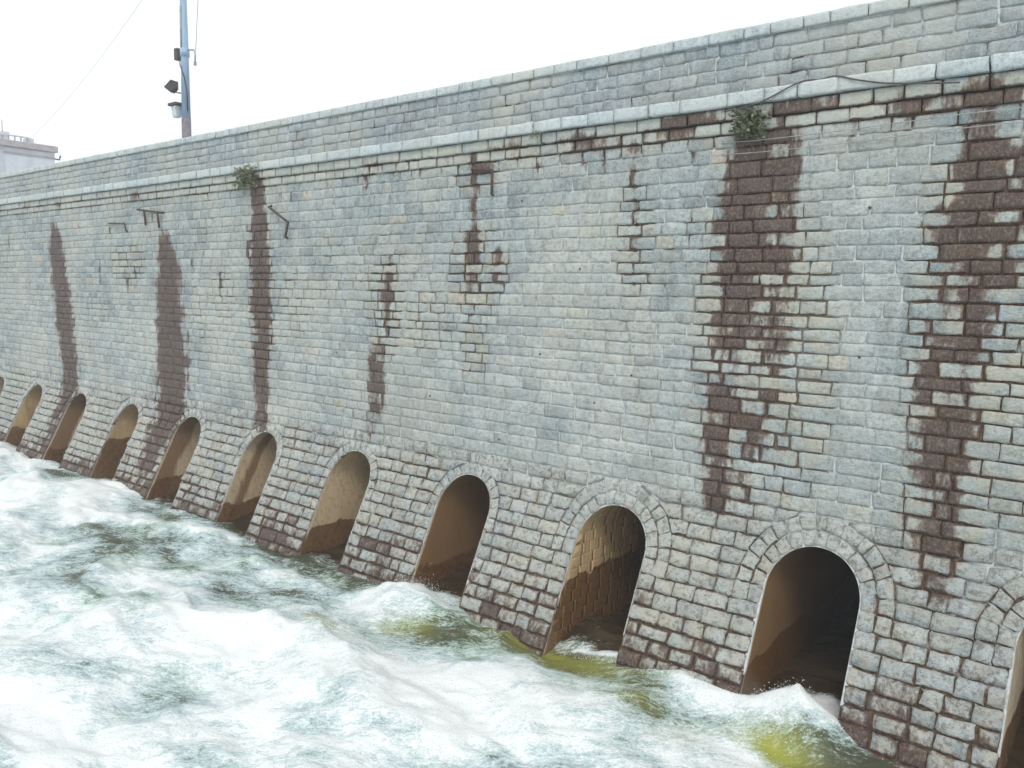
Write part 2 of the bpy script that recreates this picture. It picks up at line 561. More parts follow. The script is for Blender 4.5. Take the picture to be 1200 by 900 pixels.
def stone_wear(V, tone=None, lime=True, extra=0.0):
    N = len(V)
    W = np.zeros((N, V.shape[1], 4), np.float32)
    W[..., 0] = stain_at(V[..., 0], V[..., 2]) + extra
    W[..., 1] = joint_at(V[..., 0], V[..., 2])
    rr = rng.random((N, 1))
    W[..., 0] *= np.where(V[:, :1, 0] < -20, .92 + .2 * rr, .56 + .74 * rr)
    ew = np.zeros(V.shape[1])
    ew[_pidx] = .34
    ew[:NU] = .52
    ew[NU * NV:] = .6
    blot = rng.random((N, 1))
    W[..., 0] += np.clip(W[..., 1] - .3, 0, 1) * np.where(blot > .76, .42 * blot, 0) * (V[..., 2] > 3.2)
    W[..., 0] += ew * np.clip(W[..., 1] - .15, 0, 1) * (.4 + 1.1 * rng.random((N, 1)))
    t = rng.random(N) if tone is None else tone
    W[..., 2] = t[:, None]
    W[..., 3] = lime_at(V[..., 0], V[..., 2]) if lime else 0
    return W


def emit(name, V, W, mat, parent, limit=300, minpx=0.0, rest_name=None):
    """largest visible pieces become objects of their own, the rest one joined part"""
    N = len(V)
    pr, ok = project(V[:, :NV * NU])
    ok = ok.all(1)
    mn, mx = pr.min(1), pr.max(1)
    vis = ok & (mx[:, 0] > 0) & (mn[:, 0] < 1024) & (mx[:, 1] > 0) & (mn[:, 1] < 768) & (V[..., 2].max(1) > .1)
    area = np.where(vis, np.prod(mx - mn, 1), 0)
    size = np.where(vis, (mx - mn).max(1), 0)
    order = np.argsort(-area)
    pick = [i for i in order[:limit] if area[i] > 0 and size[i] >= minpx]
    mask = np.ones(N, bool)
    for i in pick:
        mask[i] = False
        link_mesh(name, V[i], TF, mat, parent, W[i], smooth='stone', origin=V[i].mean(0))
    R = V[mask]
    if len(R):
        faces = (TF[None] + (np.arange(len(R)) * NVT)[:, None, None]).reshape(-1, 4)
        o = link_mesh(rest_name or (name + '_rows'), R, faces, mat, parent, W[mask].reshape(-1, 4), smooth='stone')
        tag(o, kind='stuff')
    return len(pick)


def cut_span(xl, xr, mean, jit):
    n = max(1, int(round((xr - xl) / mean)))
    w = np.clip(rng.normal(1, jit, n), .5, 1.6)
    return xl + np.concatenate([[0], np.cumsum(w) / w.sum()]) * (xr - xl)


def r_out(xc):
    return R2 if xc > -10 else R1


def half_width(z, zmid, R2):
    """half width taken out of a course by an arch, at level z"""
    if zmid < ZS - .30:
        return RA + .016
    d = z - ZS
    if d <= 0:
        return R2
    return math.sqrt(max(R2 * R2 - d * d, 0))


def course(vb, vt, mean, jit, arches=True, x0=X0, x1=X1):
    zb, zt_ = float(z_of_v(vb)), float(z_of_v(vt))
    zm = .5 * (zb + zt_)
    extra = []
    cur = (x0, x0)
    spans = []
    if arches and zb < ZS + R2:
        for xc in sorted(ARCH_X):
            if xc < x0 or xc > x1 + 1:
                continue
            ro = r_out(xc)
            if zb >= ZS + ro:
                continue
            hb, ht = half_width(zb, zm, ro), half_width(zt_, zm, ro)
            if zt_ >= ZS + ro - .002:
                ht = hb
                cz_ = lambda xx: ZS + math.sqrt(max(ro * ro - xx * xx, 0))
                mid = hb * .50
                for sg in (-1, 1):
                    q = [(xc + sg * hb, vb), (xc + sg * mid, float(v_of_z(cz_(mid)))), (xc + sg * mid, vt), (xc + sg * hb, vt)]
                    extra.append(q if sg < 0 else [q[1], q[0], q[3], q[2]])
                if zt_ - ZS - ro > .06:
                    zc_ = float(v_of_z(cz_(mid * .6)))
                    extra.append([(xc - mid, zc_), (xc + mid, zc_), (xc + mid, vt), (xc - mid, vt)])
            spans.append((cur[0], cur[1], xc - hb, xc - ht))
            cur = (xc + hb, xc + ht)
    spans.append((cur[0], cur[1], x1, x1))
    out = []
    for (lb, lt, rb, rt) in spans:
        L, Rr = max(lb, lt), min(rb, rt)
        if max(rb, rt) - min(lb, lt) < .12:
            continue
        if Rr - L < .3:
            out.append([(lb, vb), (rb, vb), (rt, vt), (lt, vt)])
            continue
        ed = cut_span(min(lb, lt) * .5 + L * .5, max(rb, rt) * .5 + Rr * .5, mean, jit)
        for k in range(len(ed) - 1):
            a, b = ed[k], ed[k + 1]
            q = [[a, vb], [b, vb], [b, vt], [a, vt]]
            if k == 0:
                q[0][0], q[3][0] = lb, lt
            if k == len(ed) - 2:
                q[1][0], q[2][0] = rb, rt
            sl = rng.normal(0, .012)
            if k > 0:
                q[0][0] += sl
            out.append(q)
    return out + extra


# ------------------------------------------------------------------ build the dam
dam = empty('dam', (-20, 0, 0))
tag(dam, 'long grey stone masonry dam wall with a row of arched sluice openings at its foot', 'dam')

# ---- mortar core sheet, split in apron / wall face / parapet
xs = [X1]
while xs[-1] > X0 - 26:
    xs.append(xs[-1] - (.055 + .0016 * max(0, -xs[-1] - 4) if xs[-1] > X0 else 1.0))
xs = np.array(xs[::-1])


def in_arch(x, z, grow=0.0):
    r = np.full(np.shape(x), False)
    for xc in ARCH_X:
        dx = np.abs(x - xc)
        r |= np.where(z <= ZS, dx < RA + grow, np.hypot(dx, z - ZS) < RA + grow)
    return r


def core_sheet(name, v0, v1, parent, n_off):
    vsn = np.linspace(v0, v1, max(2, int((v1 - v0) / .065)))
    Xg, Vg = np.meshgrid(xs, vsn)
    Zg = z_of_v(Vg)
    ins = in_arch(Xg, Zg)
    nr, nc = Xg.shape
    idx = np.arange(nr * nc).reshape(nr, nc)
    q = np.stack([idx[:-1, :-1], idx[:-1, 1:], idx[1:, 1:], idx[1:, :-1]], -1).reshape(-1, 4)
    fi = ins.ravel()[q].all(1)
    q = q[~fi]
    # pull straddling vertices back onto the arch line
    Xf, Zf, If = Xg.copy(), Zg.copy(), ins
    for xc in ARCH_X:
        s = If & (np.abs(Xf - xc) < RA + .01)
        dx, dz = Xf - xc, Zf - ZS
        up = s & (dz > 0)
        r = np.maximum(np.hypot(dx, dz), 1e-4)
        Xf[up] = (xc + dx / r * RA)[up]
        Zf[up] = (ZS + dz / r * RA)[up]
        lo = s & (dz <= 0)
        Xf[lo] = (xc + np.sign(dx) * RA)[lo]
    Vf = v_of_z(Zf)
    J = joint_at(Xf, Zf)
    edge = in_arch(Xf, Zf, .055)
    J = np.where(edge & (Zf > .5), .0, J)
    n = n_off - (.004 + .030 * J) + .004 * gnoise(Xf * 6, Vf * 6, 31)
    P = face_map(Xf, Vf, n)
    W = np.stack([np.where(edge, .3, 1) * stain_at(Xf, Zf), J, np.full_like(J, .5), lime_at(Xf, Zf)], -1)
    used = np.unique(q)
    remap = np.full(nr * nc, -1)
    remap[used] = np.arange(len(used))
    return link_mesh(name, P.reshape(-1, 3)[used], remap[q], MAT['mortar'], parent, W.reshape(-1, 4)[used], origin=(-20, 0, 0))


VB = float(v_of_z(-1.3))
VS = float(v_of_z(ZS - .30))
apron = core_sheet('apron', VB, 3.42, dam, -.012)
face = core_sheet('wall_face', 3.42, 10.62, dam, 0.0)
parapet = core_sheet('parapet', 10.62, 12.30, dam, -.02)

# ---- apron courses
rows = []
v = VS
while v > VB + .1:
    h = .30 + rng.uniform(-.02, .03)
    rows.append((v - h, v))
    v -= h
rows = rows[::-1]
vtop_apron = ZS + R2
ue_ = np.linspace(VS, vtop_apron, int(round((vtop_apron - VS) / .29)) + 1)
up = list(zip(ue_[:-1], ue_[1:]))
Q = []
for (a, b) in rows + up:
    Q += course(a, b, .50, .24)
Q = np.array(Q)
V = build_stones(Q, .032 * np.exp(rng.normal(0, .2, len(Q))), .020, .024, .006, .09, face_map, .012, .010)
emit('apron_stone', V, stone_wear(V, .12 + .68 * rng.random(len(V)), extra=rng.choice([0, 0, .08, .2], (len(V), 1))), MAT['apron'], apron)

# ---- wall courses
v = vtop_apron
Q = []
nrow = int(round((10.50 - v) / .262))
hs = np.clip(rng.normal(1, .10, nrow), .8, 1.25)
hs = hs / hs.sum() * (10.50 - vtop_apron)
for k in range(nrow):
    h = hs[k]
    Q += course(v, v + h, .54 + .06 * (k % 3 == 0), .26)
    v += h
Q = np.array(Q)
cz = Q.mean(1)
Jc = joint_at(cz[:, 0], cz[:, 1])
V = build_stones(Q, (.012 + .024 * Jc) * np.exp(rng.normal(0, .25, len(Q))), .006, .006, .002, .07, face_map, .008, .003)
wall_tone = np.where(rng.random(len(V)) < .022, .93 + .07 * rng.random(len(V)), .0 + .90 * rng.random(len(V)))
emit('wall_stone', V, stone_wear(V, wall_tone), MAT['wall'], face)

# ---- corbel courses, ledge
for (a, b, off, nm, mean, mt) in ((10.50, 10.735, .045, 'corbel_stone', .52, 'corbel'), (10.735, 10.985, .095, 'corbel_stone', .62, 'corbel'), (10.985, 11.24, .175, 'ledge_stone', .78, 'coping')):
    Q = np.array(course(a, b, mean, .22, False))
    V = build_stones(Q, .014 if nm == 'ledge_stone' else .026, .003, .004, off + rng.normal(0, .006, len(Q)), off + .25, face_map, .006, .007)
    W = stone_wear(V, .25 + .5 * rng.random(len(V)))
    if nm == 'ledge_stone':
        W[..., 0] = .12 * (V[..., 2] < 11.03)
        W[..., 1] *= .2
    emit(nm, V, W, MAT[mt], dam if nm == 'ledge_stone' else face, 150, 4)

# ---- parapet courses and coping
v = 11.24
Q = []
for k in range(4):
    h = .245
    Q += course(v, v + h, .56, .28, False)
    v += h
Q = np.array(Q)
V = build_stones(Q, .020 * np.exp(rng.normal(0, .3, len(Q))), .008, .010, -.012, .06, face_map, .010, .007)
emit('parapet_stone', V, stone_wear(V, .05 + .68 * rng.random(len(V)), extra=rng.choice([0, 0, 0, .1], (len(V), 1))), MAT['parapet'], parapet, 250)
Q = np.array(course(v, v + .215, .66, .16, False))
V = build_stones(Q, .016, .002, .002, .045 + rng.normal(0, .004, len(Q)), .55, face_map, .004, .006)
W = stone_wear(V, .3 + .4 * rng.random(len(V)))
W[..., 0] *= .3
emit('coping_stone', V, W, MAT['coping'], parapet, 150, 3)

# ---- crest roadway, back and ends of the dam body
concrete = simple_mat('crest_concrete', (.30, .30, .29), (.22, .22, .215), 3.0, .9)
xa, xb = X0 - 26, X1


def boxes(name, L, mat, parent=None, origin=None, smooth=False, bevel=0.0):
    vv, ff = [], []
    for (x0_, x1_, y0_, y1_, z0_, z1_) in L:
        b = len(vv)
        for zz in (z0_, z1_):
            vv += [(x0_, y0_, zz), (x1_, y0_, zz), (x1_, y1_, zz), (x0_, y1_, zz)]
        ff += [(b + 3, b + 2, b + 1, b), (b + 4, b + 5, b + 6, b + 7)]
        for k in range(4):
            ff.append((b + k, b + (k + 1) % 4, b + 4 + (k + 1) % 4, b + 4 + k))
    o = link_mesh(name, np.array(vv), ff, mat, parent, smooth=smooth, origin=origin)
    if bevel:
        md = o.modifiers.new('bevel', 'BEVEL')
        md.width = bevel
        md.segments = 2
    return o


boxes('crest_deck', [(xa, xb, .46, 7.4, 10.95, 11.20)], concrete, dam, (-20, 4, 11))
boxes('parapet_back', [(xa, xb, .40, .50, 11.2, 12.40)], concrete, parapet, (-20, .45, 11.6))
boxes('upstream_face', [(xa, xb, 7.4, 7.8, -1.5, 12.3)], concrete, dam, (-20, 7.6, 0))
boxes('end_wall', [(xb, xb + .2, .05, 7.4, -1.5, 11.3)], concrete, dam, (xb, 3, 0))
boxes('end_wall', [(xa - .2, xa, .05, 7.4, -1.5, 11.3)], concrete, dam, (xa, 3, 0))
# apron flank under the end of the build
# ---- arches: lining, voussoirs, lining blocks
DEPTH = 7.2
# (wet level, wet strength, overall dark, pale, streak mode)
ARCH_LOOK = {-2: (1.0, .9, .4, 0, 0), -1: (.7, .9, .1, .55, 0), 0: (.7, .9, .80, 0, 0), 1: (1.15, 1.0, .15, .05, 0), 2: (.5, .8, .74, 0, 0), 3: (.62, 1, .14, .25, 0), 4: (.55, 1, .12, .3, 1),
             5: (.6, .9, .3, .35, 2), 6: (1.45, 1, .10, .1, 0), 7: (.5, .9, .30, .35, 2), 8: (.9, .75, .35, 0, 0), 9: (.4, .8, .1, .4, 0), 10: (.6, .9, .2, .2, 0)}

PER_V = np.concatenate([np.linspace(-1.4, ZS, 16)[:-1]])
s_j = ZS + 1.4
LTOT = 2 * s_j + math.pi * RA


def lining_point(u, d, n):
    """u along the profile from the foot of the far (-x) jamb, d inwards, n towards the opening"""
    u = np.asarray(u, float)
    a = np.clip((u - s_j) / RA, 0, math.pi)
    left, right = u < s_j, u > s_j + math.pi * RA
    r = RA - n
    x = np.where(left, -r, np.where(right, r, -r * np.cos(a)))
    z = np.where(left, -1.4 + u, np.where(right, -1.4 + (LTOT - u), ZS + r * np.sin(a)))
    y = -tz(z) + d
    return x, y, z


def arch_wear_shade(x, y, z, i, front):
    wl, ws, dk, pl, mode = ARCH_LOOK.get(i, (.6, .9, .3, .2, 0))
    wet = ws * (1 - sstep(wl - .12, wl + .12, z + .16 * gnoise(y * 1.9, z * .3, 40 + i) + .07 * gnoise(y * 6, z * .5, 44 + i)))
    d = y - front
    dark = np.full_like(z, dk)
    if mode == 1:
        dark = np.maximum(dark, .85 * np.exp(-((d - .62) / .26) ** 2))
    if mode == 2:
        dark = np.maximum(dark, .95 * (1 - sstep(.55, .85, d + .12 * gnoise(z * .8, z * 0, 50 + i))))
    dark = np.maximum(dark, .8 * sstep(1.2, 4.5, d))  # lining colour darkens inward, painting the barrel's deepening shade
    pale = pl * (1 - sstep(1.5, 3, d)) * np.ones_like(z)
    tone = np.full_like(z, .55) + .4 * gnoise(x * 0 + y * .7, z * .7, 60 + i)
    return np.stack([wet, dark, np.clip(tone, 0, 1), pale], -1)


rest_v, rest_w = [], []
for idx, xc in enumerate(ARCH_X):
    i = idx - 2
    uu = np.concatenate([np.linspace(0, s_j, 22)[:-1], np.linspace(s_j, s_j + math.pi * RA, 26)[:-1], np.linspace(s_j + math.pi * RA, LTOT, 22)])
    dd = np.concatenate([[.012, .06, .12], np.linspace(.2, DEPTH + .5, 34)])
    U, Dm = np.meshgrid(uu, dd)
    x, y, z = lining_point(U, Dm, -.005 * np.ones_like(U))
    front = -tz(z)
    W = arch_wear_shade(x, y, z, i, front)
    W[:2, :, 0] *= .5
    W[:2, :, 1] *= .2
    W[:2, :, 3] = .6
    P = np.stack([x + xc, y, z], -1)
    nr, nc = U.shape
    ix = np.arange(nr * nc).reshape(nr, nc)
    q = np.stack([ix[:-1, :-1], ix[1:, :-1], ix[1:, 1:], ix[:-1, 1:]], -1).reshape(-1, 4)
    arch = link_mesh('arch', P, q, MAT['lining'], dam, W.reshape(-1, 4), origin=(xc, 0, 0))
    # steel gate closing the far end of the barrel
    boxes('sluice_gate', [(xc - RA - .05, xc + RA + .05, DEPTH - .3, DEPTH - .2, -1.4, ZS + RA + .05)], simple_mat('gate_steel', (.10, .055, .022), (.055, .032, .015), 4, .8) if 'gate_steel' not in bpy.data.materials else bpy.data.materials['gate_steel'], arch, (xc, DEPTH - .3, 0))
    # voussoirs, two rings, plus a springer block below each end
    Q = []
    for (ra, rb, nst, ph) in ((RA + .016, R1, 13, 0), (R1 + .008, R2, 15, .5))[:2 if xc > -10 else 1]:
        ths = np.linspace(0, math.pi, nst + 1)
        ths[1:-1] += rng.normal(0, .018, nst - 1)
        for k in range(nst):
            a, b = ths[k], ths[k + 1]
            g = .013 / ((ra + rb) / 2)
            pts = [(xc - rr * math.cos(tt), ZS + rr * math.sin(tt)) for rr, tt in ((ra, b), (ra, a), (rb, a), (rb, b))]
            # order so that the face points outward: BL BR TR TL
            pts = [pts[1], pts[0], pts[3], pts[2]]
            Q.append([(px, float(v_of_z(pz))) for px, pz in pts])
        for sgn in (-1, 1):
            l, r = sorted((xc + sgn * ra, xc + sgn * rb))
            Q.append([(l, VS), (r, VS), (r, float(v_of_z(ZS))), (l, float(v_of_z(ZS)))])
    Q = np.array(Q)
    V = build_stones(Q, .018 * np.exp(rng.normal(0, .4, len(Q))), .006, .014, .002, .09, face_map, .012, .004)
    W = stone_wear(V, .2 + .6 * rng.random(len(V)))
    W[..., 0] = W[..., 0] * .8 + rng.choice([0, 0, .1, .22], (len(V), 1))
    if 0 <= i <= 6 or i == -1:
        emit('voussoir', V, W, MAT['apron'], arch, 60, 3)
    else:
        faces = (TF[None] + (np.arange(len(V)) * NVT)[:, None, None]).reshape(-1, 4)
        tag(link_mesh('voussoir_ring', V, faces, MAT['apron'], arch, W.reshape(-1, 4), smooth='stone'), kind='stuff')
    # lining blocks that can be told apart in the nearest barrels
    if i in (-1, 1):
        Q = []
        nrow = 38
        ue = np.linspace(0, LTOT, nrow + 1)
        for k in range(nrow):
            ed = cut_span(0, 5.0, .46, .2)
            zk = [float(lining_point(ue[k + j], 0, 0)[2]) for j in (0, 1)]
            fr = -float(tz(max(zk))) + .30
            for a, b in zip(ed[:-1], ed[1:]):
                if b - 2.1 < fr:
                    continue
                Q.append([(ue[k], a), (ue[k + 1], a), (ue[k + 1], b), (ue[k], b)])
        Q = np.array(Q)

        def lmap(u, d, n, xc=xc):
            x, y, z = lining_point(u, d, n)
            f0 = y - d
            return np.stack([x + xc, np.maximum(d - 2.1, f0 + .08), z], -1)
        V = build_stones(Q, .0030, .0001, .0003, -.0035, .03, lmap, .001, .0003)
        W = arch_wear_shade(V[..., 0] - xc, V[..., 1], V[..., 2], i, -tz(V[..., 2]))
        W[..., 2] = np.clip(W[..., 2] + rng.normal(0, .06, (len(V), 1)), 0, 1)
        emit('lining_block', V, W, MAT['lining'], arch, 60, 6)

# weep holes: short capped pipe stubs, the bores' darkness put into their colour
pipe_m = simple_mat('weep_pipe', (.10, .085, .07), (.05, .042, .036), 20, .8)


def tube(path, rad, seg=8, cap=True):
    path = [Vector(p) for p in path]
    rads = rad if isinstance(rad, (list, tuple)) else [rad] * len(path)
    vv, ff = [], []
    prev = None
    for i, p in enumerate(path):
        t = (path[min(i + 1, len(path) - 1)] - path[max(i - 1, 0)]).normalized()
        a = Vector((0, 0, 1)) if abs(t.z) < .9 else Vector((1, 0, 0))
        if prev is not None:
            a = prev
        s = (a - t * a.dot(t)).normalized()
        prev = s
        b = t.cross(s)
        for k in range(seg):
            w = 2 * math.pi * k / seg
            vv.append(p + (s * math.cos(w) + b * math.sin(w)) * rads[i])
    for i in range(len(path) - 1):
        for k in range(seg):
            k2 = (k + 1) % seg
            ff.append((i * seg + k, i * seg + k2, (i + 1) * seg + k2, (i + 1) * seg + k))
    if cap:
        ff.append(tuple(range(seg - 1, -1, -1)))
        ff.append(tuple((len(path) - 1) * seg + k for k in range(seg)))
    return [tuple(v) for v in vv], ff


for (a, b) in WEEP:
    vv, ff = tube([(a, .02, b), (a, -.022, b)], .024, 10)
    link_mesh('weep_hole', np.array(vv), ff, pipe_m, face, origin=(a, 0, b))

# ------------------------------------------------------------------ river
def axis(lo, hi, fine_lo, fine_hi, d, grow):
    a = list(np.arange(fine_lo, fine_hi, d))
    s = d
    while a[-1] < hi:
        s *= grow
        a.append(a[-1] + min(s, 40))
    s = d
    pre = [fine_lo]
    while pre[-1] > lo:
        s *= grow
        pre.append(pre[-1] - min(s, 40))
    return np.array(pre[:0:-1] + a)


gx = axis(-150, 60, -18, 1.0, .050, 1.0045)
gy = axis(-120, 7.0, -9.0, .6, .050, 1.02)
GX, GY = np.meshgrid(gx, gy)
wx = GX + .55 * gnoise(GX * .35, GY * .35, 70) + .15 * gnoise(GX * 1.3, GY * 1.3, 71)
wy = GY + .55 * gnoise(GX * .35, GY * .35, 72) + .15 * gnoise(GX * 1.3, GY * 1.3, 73)
atten = np.exp(-np.maximum(np.hypot(GX + 12, GY + 4) - 45, 0) / 60)
swell = .24 * gnoise(wx * .30, wy * .42, 80) + .13 * gnoise(wx * .75, wy * .9, 81)
rid = 1 - np.abs(gnoise(wx * .85, wy * 1.25, 82)) * 1.7
rid2 = 1 - np.abs(gnoise(wx * 2.0, wy * 2.6, 83)) * 1.7
rid = 1 - np.sqrt((1 - rid) ** 2 + .02)
rid2 = 1 - np.sqrt((1 - rid2) ** 2 + .05)
chop = .055 * (rid - .5) + .016 * (rid2 - .5) + .05 * gnoise(wx * 1.6, wy * 2.2, 86)
fine = .016 * gnoise(wx * 4, wy * 5, 84) + .006 * gnoise(wx * 9, wy * 10, 85)
# water boiling out of the sluices: (x, y, rx, ry, height)
BOIL = [(-4.3, -1.25, 1.1, .70, .72), (-6.4, -1.75, 1.0, .45, .22), (-13.4, -1.7, 1.1, .7, .42), (-9.0, -1.9, 1.2, .7, -.16), (-29.6, -2.6, 1.6, 1.3, .45), (-32, -3.4, 2, 1.5, .4),
        (-14, -4.6, 2.4, 1.2, .35), (-7.2, -3.7, 1.6, .9, .28), (-10.5, -5.4, 2.0, 1.2, .25), (-17.5, -6.5, 2.5, 1.5, .25), (-2.9, -2.4, .8, .6, -.18), (-22.2, -2.4, 1.2, .8, .20), (-38.5, -2.2, 2, 1, .3), (-1, -3, 1.5, 1, .2)]
boil = np.zeros_like(GX)
for (a, b, rx, ry, h) in BOIL:
    boil += h * np.exp(-((wx - a) / rx) ** 2 - ((wy - b) / ry) ** 2)
FOAM = [(-4.6, -1.2, 1.2, .75, 1.0), (-6.2, -1.75, 1.2, .55, .55), (-7.2, -3.8, 2.4, 1.1, .38), (-13.4, -1.55, 1.3, .65, .6), (-15, -4.9, 3.4, 1.3, .38), (-30, -3.6, 3.2, 1.8, .65), (-11, -6.6, 4, 1.8, .26), (-16, -9, 6, 2.5, .26),
        (-8.6, -1.30, .8, .16, .6), (-22.3, -2.2, 1.2, .5, .3), (-38.5, -2.0, 2.5, .7, .5), (-1.0, -4, 2.2, 1.5, .3), (-5.2, -3.0, .9, .8, .45),
        (-9.3, -2.0, 1.5, .65, -.85), (-7.5, -1.35, .85, .35, -.75), (-11.7, -2.1, 1.3, .5, -.55), (-7.0, -2.75, 1.0, .4, -.45), (-17.0, -1.5, 2.4, .6, -.60), (-21.2, -1.2, 2.2, .6, -.65), (-25.0, -1.9, 2.0, .7, -.5), (-3.4, -1.75, 1.5, .6, -1.15),
        (-4.3, -2.45, .8, .35, -.75), (-19.5, -3.3, 2.6, .8, -.40), (-21, -7.0, 3.5, 1.1, -.25), (-24, -4.6, 3, 1.0, -.2), (-12.2, -3.1, 1.4, .5, -.35), (-33, -1.8, 2, .6, -.5)]
foam = .54 + .25 * boil + .45 * (swell + chop * .8) + .50 * gnoise(wx * .30, wy * .55, 90) + .34 * gnoise(wx * .9, wy * 1.5, 91)
for (a, b, rx, ry, h) in FOAM:
    foam += h * np.exp(-((wx - a) / rx) ** 2 - ((wy - b) / ry) ** 2)
in0 = .95 * np.exp(-((GX + 4.5) / 1.3) ** 4)
foam -= 1.1 * sstep(-1.15, -.55, GY - in0)
boil *= 1 - .8 * sstep(-1.3, .3, GY - in0)
green = np.zeros_like(GX)
for (a, b, rx, ry, h) in [(-4.5, -2.35, .8, .45, 1.0), (-13.6, -4.1, .9, .4, .8), (-12.9, -2.9, .8, .35, .5), (-9.3, -1.9, 1.6, .7, .75), (-7.5, -1.3, .8, .4, .7), (-5.5, -3.1, .4, .3, .6), (-7.0, -2.9, .8, .4, .4)]:
    green += h * np.exp(-((wx - a) / rx) ** 2 - ((wy - b) / ry) ** 2)
frough = sstep(.45, .95, foam)
hgt = -.05 + (swell + chop + boil) * atten + fine * (.5 + .5 * frough) * atten
hgt += frough * atten * (.010 * gnoise(wx * 3.1, wy * 3.6, 94))
# chop pinches crests sideways
dx_ = -.10 * gnoise(wx * .9, wy * 1.2, 97) * atten
P = np.stack([GX + dx_, GY, hgt], -1)
nr, nc = GX.shape
ix = np.arange(nr * nc).reshape(nr, nc)
q = np.stack([ix[:-1, :-1], ix[:-1, 1:], ix[1:, 1:], ix[1:, :-1]], -1).reshape(-1, 4)
inside = sstep(-1.55, -1.0, GY - in0)  # mask for the dimness painted onto water within the barrels
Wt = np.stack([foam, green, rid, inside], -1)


def river_mat():
    M = Mat('white_water')
    fo, gr, rd, ins = M.attr('wear_shade')
    vr = M.n.new('ShaderNodeVectorRotate')
    vr.rotation_type = 'Z_AXIS'
    vr.inputs['Angle'].default_value = math.radians(-32)
    M.l.new(M.geo.outputs['Position'], vr.inputs['Vector'])
    M.flow = vr.outputs[0]
    n1 = M.noise(1.2, (.9, 1.5, 1), 7, .62, .6)
    n2 = M.noise(3.8, (.85, 1.5, 1), 7, .68, .5, off=5)
    n3 = M.noise(17, (.9, 1.3, 1), 5, .72, .2, off=11)
    r1 = M.noise(1.6, (.7, 1.9, 1), 4, .55, 1.2, off=23)
    r2 = M.noise(4.4, (.7, 1.9, 1), 4, .55, 1.0, off=29)
    # lacy threads of foam: ridges of warped noise
    th1 = M.ss(M.math('ABSOLUTE', M.math('SUBTRACT', r1, .5)), .055, 0.0)
    th2 = M.ss(M.math('ABSOLUTE', M.math('SUBTRACT', r2, .5)), .060, 0.0)
    f = M.math('ADD', fo, M.math('MULTIPLY', M.math('SUBTRACT', n1, .5), .95))
    f = M.math('ADD', f, M.math('MULTIPLY', M.math('SUBTRACT', n2, .5), 1.15))
    f = M.math('ADD', f, M.math('MULTIPLY', M.math('SUBTRACT', n3, .5), 1.1))
    f = M.math('ADD', f, M.math('MULTIPLY', th1, .20))
    f = M.math('ADD', f, M.math('MULTIPLY', th2, .16))
    r = M.n.new('ShaderNodeValToRGB')
    e = r.color_ramp.elements
    cols = [(0.0, (.060, .066, .040)), (.14, (.105, .125, .095)), (.30, (.19, .245, .225)), (.48, (.33, .43, .44)), (.66, (.47, .565, .585)), (.86, (.63, .69, .69)), (1.0, (.76, .79, .785))]
    e[0].position, e[0].color = cols[0][0], cols[0][1] + (1,)
    e[1].position, e[1].color = cols[-1][0], cols[-1][1] + (1,)
    for p, c in cols[1:-1]:
        e.new(p).color = c + (1,)
    M.l.new(f, r.inputs[0])
    tint = M.noise(.55, (1, 1.3, 1), 3, .5, .5, off=37)
    c = M.mix(M.math('MULTIPLY', M.math('MULTIPLY', M.ss(tint, .5, .66), M.ss(f, .95, .5)), .5), r.outputs[0], M.mix(1.0, r.outputs[0], (.93, 1.0, .72), 'MULTIPLY'))
    c = M.mix(M.math('MULTIPLY', M.math('MULTIPLY', gr, M.math('SUBTRACT', 1.0, M.ss(f, .55, 1.0))), .85, clamp=True), c, (.34, .35, .050))
    c = M.mix(M.math('MULTIPLY', ins, M.ss(f, .8, .3)), c, (.040, .027, .012))  # dark interior and its reflection painted into the tunnel water as brown
    # broken bubbles and flecks
    fl = M.noise(34, (.8, 1.3, 1), 3, .7, 0.0, off=43)
    c = M.mix(M.math('MULTIPLY', M.math('MULTIPLY', M.ss(fl, .52, .68), M.ss(f, .25, .5)), .55), c, (.36, .45, .45))
    c = M.mix(M.math('MULTIPLY', M.math('MULTIPLY', M.ss(fl, .46, .34), M.ss(f, .12, .4)), .7), c, (.80, .825, .82))
    M.color(c)
    M.rough(M.math('ADD', .12, M.math('MULTIPLY', M.ss(f, .15, .6), .7)))
    M.b.inputs['IOR'].default_value = 1.33
    h = M.math('ADD', M.math('MULTIPLY', n2, 1.0), M.math('MULTIPLY', n3, .55))
    M.bump(h, .6, .045)
    return M.m


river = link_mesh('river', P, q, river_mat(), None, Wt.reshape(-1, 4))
tag(river, 'churning white and olive river water foaming out of the sluices', None, None, 'structure')

# spray thrown up where the jets break
sp_m = simple_mat('spray_white', (.85, .88, .88), (.75, .8, .81), 10, .4)
oct_v = np.array([(1, 0, 0), (-1, 0, 0), (0, 1, 0), (0, -1, 0), (0, 0, 1), (0, 0, -1)], float)
oct_f = np.array([(0, 2, 4), (2, 1, 4), (1, 3, 4), (3, 0, 4), (2, 0, 5), (1, 2, 5), (3, 1, 5), (0, 3, 5)])
SPR = [(-4.6, -1.6, .7, .3, .10, 900), (-6.2, -1.8, .9, .3, .12, 700), (-13.4, -1.6, .9, .45, .20, 1300), (-7.2, -3.6, 1.2, .6, .12, 700), (-14, -4.4, 1.8, .8, .14, 700), (-29.8, -3.0, 1.8, 1.0, .3, 1400), (-10.5, -5.4, 1.8, .9, .10, 500), (-8.6, -1.35, .7, .12, .06, 250), (-22.3, -2.3, 1.0, .4, .12, 300)]
pts = []
